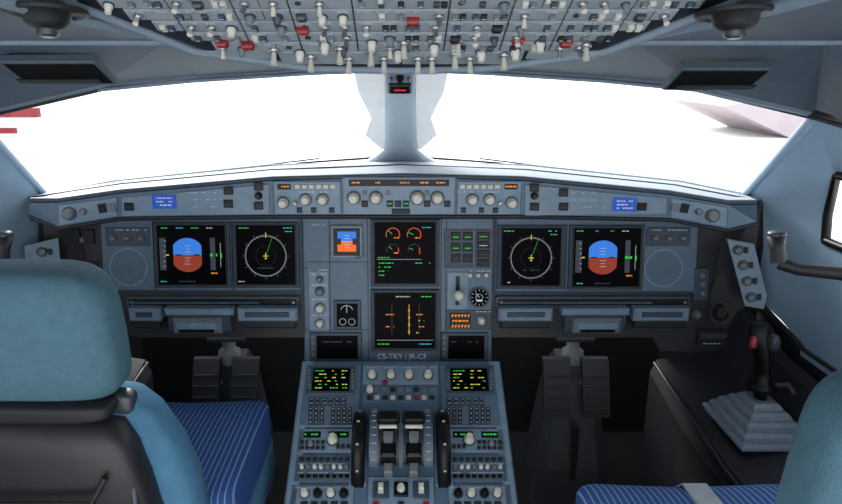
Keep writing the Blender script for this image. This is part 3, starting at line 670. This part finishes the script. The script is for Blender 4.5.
# sidesticks
for s in (1,-1):
    e=empty('side_stick_controller'); mb=MB('bellows_base',e); x=s*.865; y=1.42; z=.548
    for k,(w,d,h) in enumerate(((.085,.105,.014),(.075,.09,.018),(.062,.074,.018),(.048,.056,.016),(.034,.038,.014))):
        z1=z+h; mb.cbox(x-w,x+w,y-d,y+d,z,z1,'bellows',.007); z=z1; 
    mb.done()
    mb=MB('grip',e)
    ringz=[(.0,.014,.016,0,0),(.03,.014,.016,0,0),(.035,.034,.032,0,0),(.045,.032,.032,0,0),(.052,.019,.023,0,.0),(.085,.018,.025,.004,.002),(.12,.019,.026,.008,.006),(.15,.026,.028,.012,.012),(.175,.030,.028,.014,.018),(.192,.020,.02,.014,.02)]
    mb.loft([[Vector((x-s*ox+rx*math.cos(2*math.pi*i/20),y+oy+ry*math.sin(2*math.pi*i/20),z-.01+zz)) for i in range(20)] for zz,rx,ry,ox,oy in ringz],'black')
    mb.lathe(x-s*.040,y-.005,[(.009,z+.135),(.009,z+.158),(.004,z+.163)],'red',14)
    mb.sup((x-s*.0,y-.016,z+.15),(.012,.016,.02),'gray_dk',e=.7)
    mb.tube([(x+s*.02,y,z+.03),(x+s*.05,y-.02,z+.045),(x+s*.055,y-.04,z+.03)],.006,'gray_dk',8)
    mb.done()
# rudder pedals
for s in (-1,1):
    e=empty('rudder_pedals'); mb=MB('pedal_housing',e); x=s*.555
    def ring(xc,w,y0,y1,z): return [(xc-w,y0,z),(xc-w*.7,y0-.02,z),(xc+w*.7,y0-.02,z),(xc+w,y0,z),(xc+w*.8,y1,z),(xc-w*.8,y1,z)]
    mb.loft([ring(x,.125,1.84,2.1,0.001),ring(x,.115,1.86,2.1,.14),ring(x,.095,1.90,2.08,.30),ring(x,.075,1.94,2.06,.42),ring(x,.05,1.95,2.03,.48)],'gray_dk',smooth=False)
    mb.cbox(x-.010,x+.010,1.835,1.86,.02,.30,'darker',.004)
    mb.lathe(x,1.95,[(.035,.47),(.035,.51),(.02,.52),(.02,.57),(.028,.58),(.028,.60)],'gray',16)
    mb.tube([(x-.06,1.93,.56),(x+.06,1.93,.56)],.012,'gray_dk',8)
    mb.done()
    for t in (-1,1):
        mb=MB('pedal',e); px_=x+t*.062
        mb.loft([[(px_-.042,1.84+o,z),(px_+.042,1.84+o,z),(px_+.042,1.862+o,z),(px_-.042,1.862+o,z)] for z,o in ((.33,0),(.37,.01),(.46,.045),(.50,.065))],'dark',smooth=False)
        for k in range(4): mb.cbox(px_-.036,px_+.036,1.838+k*.013,1.848+k*.013,.355+k*.032,.362+k*.032,'gray_dk')
        mb.tube([(x,1.96,.40),(px_,1.89,.42)],.014,'gray',10)
        mb.done()
# ============ SEATS ============
def seat(x,yh,zh,hr,xc,yc,zc,tl,full=True):
    e=empty('pilot_seat')
    mb=MB('headrest',e)
    def fn(p):
        p=p.copy(); k=(p.z/hr[2])
        p.x*=1-.08*max(0,k)**2-.05*max(0,-k); p.y+=.02*k*k - .018*k; 
        return p
    mb.sup((x,yh,zh),hr,'teal',e=.55,e2=.42,fn=fn)
    mb.done()
    zb=zh-hr[2]
    mb=MB('headrest_posts',e)
    for t in (-.05,.05): mb.tube([(x+t,yh,zb+.03),(x+t,yh+.01,zb-.08)],.008,'metal',8)
    mb.sup((x,yh-.005,zb-.004),(.125,.035,.018),'darker',e=.5); mb.sup((x+.11,yh+.03,zb-.012),(.035,.02,.02),'gray_dk',e=.5)
    mb.done()
    def sect(z,w,yc_,d,xx,n=28,e_=.55):
        sp=lambda w_,k: math.copysign(abs(w_)**k,w_)
        return [Vector((xx+w*sp(math.cos(2*math.pi*i/n),e_),yc_+d*sp(math.sin(2*math.pi*i/n),e_),z)) for i in range(n)]
    mb=MB('back_cushion',e)
    zs=[(.004,.09,.02),(-.008,.145,.045),(-.04,.175,.055),(-.10,.205,.06),(-.18,.228,.065),(-.26,.235,.065),(-.33,.235,.06)]
    mb.loft([sect(zb+z,w,yh+.055-z*.05,d,x) for z,w,d in zs],'bolster'); mb.done()
    mb=MB('back_shell',e)
    zs=[(-.02,.09,.02),(-.03,.135,.04),(-.07,.155,.05),(-.13,.17,.05),(-.2,.182,.05),(-.3,.19,.05),(-.38,.19,.05)]
    mb.loft([sect(zb+z,w,yh-.01-z*.05,d,x) for z,w,d in zs],'shell')
    mb.tube([(x-.12,yh-.06,zb-.10),(x-.10,yh-.075,zb-.14),(x+.10,yh-.075,zb-.14),(x+.12,yh-.06,zb-.10)],.006,'darker',8)
    mb.cbox(x-.03,x+.03,yh-.075,yh-.04,zb-.22,zb-.17,'black',.006)
    mb.tube([(x+.15,yh-.03,zb-.12),(x+.155,yh-.04,zb-.17),(x+.13,yh-.05,zb-.2)],.007,'gray_dk',8)
    mb.done()
    mb=MB('seat_cushion',e)
    def fn2(p):
        p=p.copy(); p.z-=.02*max(0,p.y/tl)**3; 
        if p.z>0: p.z+= .014*min(1,(abs(p.x)/.2)**2)
        return p
    mb.sup((xc,yc,zc-.065),(.208,tl,.065),'stripe',e=.22,e2=.3,nu=56,fn=fn2)
    mb.sup((xc,yc,zc-.16),(.212,tl*1.0,.06),'bolster',e=.2,e2=.3,nu=48)
    mb.done()
    mb=MB('seat_base',e)
    mb.cbox(xc-.17,xc+.17,yc-tl*.8,yc+tl*.7,zc-.27,zc-.20,'darker',.01); mb.cbox(xc-.12,xc+.12,yc-.12,yc+.12,.04,zc-.27,'dark',.01); mb.cbox(xc-.17,xc+.17,yc-.2,yc+.2,.001,.04,'darker',.01)
    mb.done()
    if full:
        mb=MB('seat_belt',e)
        pts=[(xc+.01,yc+tl*1.01,zc-.11),(xc+.01,yc+tl*1.0,zc-.035),(xc+.01,yc+tl*.85,zc-.004),(xc+.01,yc+tl*.2,zc+.006)]
        mb.loft([[Vector(p)+Vector((-.022,0,0)),Vector(p)+Vector((.022,0,0)),Vector(p)+Vector((.022,0,-.004)),Vector(p)+Vector((-.022,0,-.004))] for p in pts],'belt',smooth=False)
        mb.done()
seat(-.595,.97,.982,(.148,.06,.120),-.53,1.28,.605,.215,False)
seat(.605,.65,.945,(.150,.06,.13),.52,.84,.676,.215)
# ============ EXTERIOR ============
mb=MB('airport_apron_ground'); mb.cbox(-200,200,3,300,-4.1,-4,'concrete'); mb.done()
mb=MB('terminal_building')
mb.cbox(-60,-20.8,38,50,-4,3,'bld_white')
mb.cbox(-60.2,-20.6,37.8,38.2,-1.5,-1.0,'bld_red'); mb.cbox(-60.2,-22,37.8,38.2,-2.4,-2.1,'bld_red'); mb.done()
mb=MB('hangar_building'); mb.prism([(24,-1.6),(33,-.4),(33,-4),(29.5,-4)],50,60,'bld_gray',M=Matrix(((1,0,0,0),(0,0,1,0),(0,1,0,0),(0,0,0,1)))); mb.done()

# ============ LIGHT / CAMERA ============
w=bpy.data.worlds.new('World'); bpy.context.scene.world=w; w.use_nodes=True
bg=w.node_tree.nodes['Background']; bg.inputs[0].default_value=(.96,.985,1,1); bg.inputs[1].default_value=2.6
sl=bpy.data.lights.new('sun','SUN'); sl.energy=5.0; sl.angle=math.radians(24); sl.color=(1,.98,.95)
so=bpy.data.objects.new('sun',sl); bpy.context.collection.objects.link(so)
d=Vector((.5,-1,-.62)); so.rotation_euler=d.to_track_quat('-Z','Y').to_euler(); so.location=(-5,10,8)
cam=bpy.data.cameras.new('Camera'); co=bpy.data.objects.new('Camera',cam); bpy.context.collection.objects.link(co)
co.location=C; co.rotation_euler=(math.radians(90-16),0,0); cam.sensor_width=36; cam.lens=36*F/W; cam.shift_x=(421-CX)/W; cam.clip_start=.02; cam.clip_end=1000
bpy.context.scene.camera=co
bpy.context.scene.view_settings.view_transform='Standard'
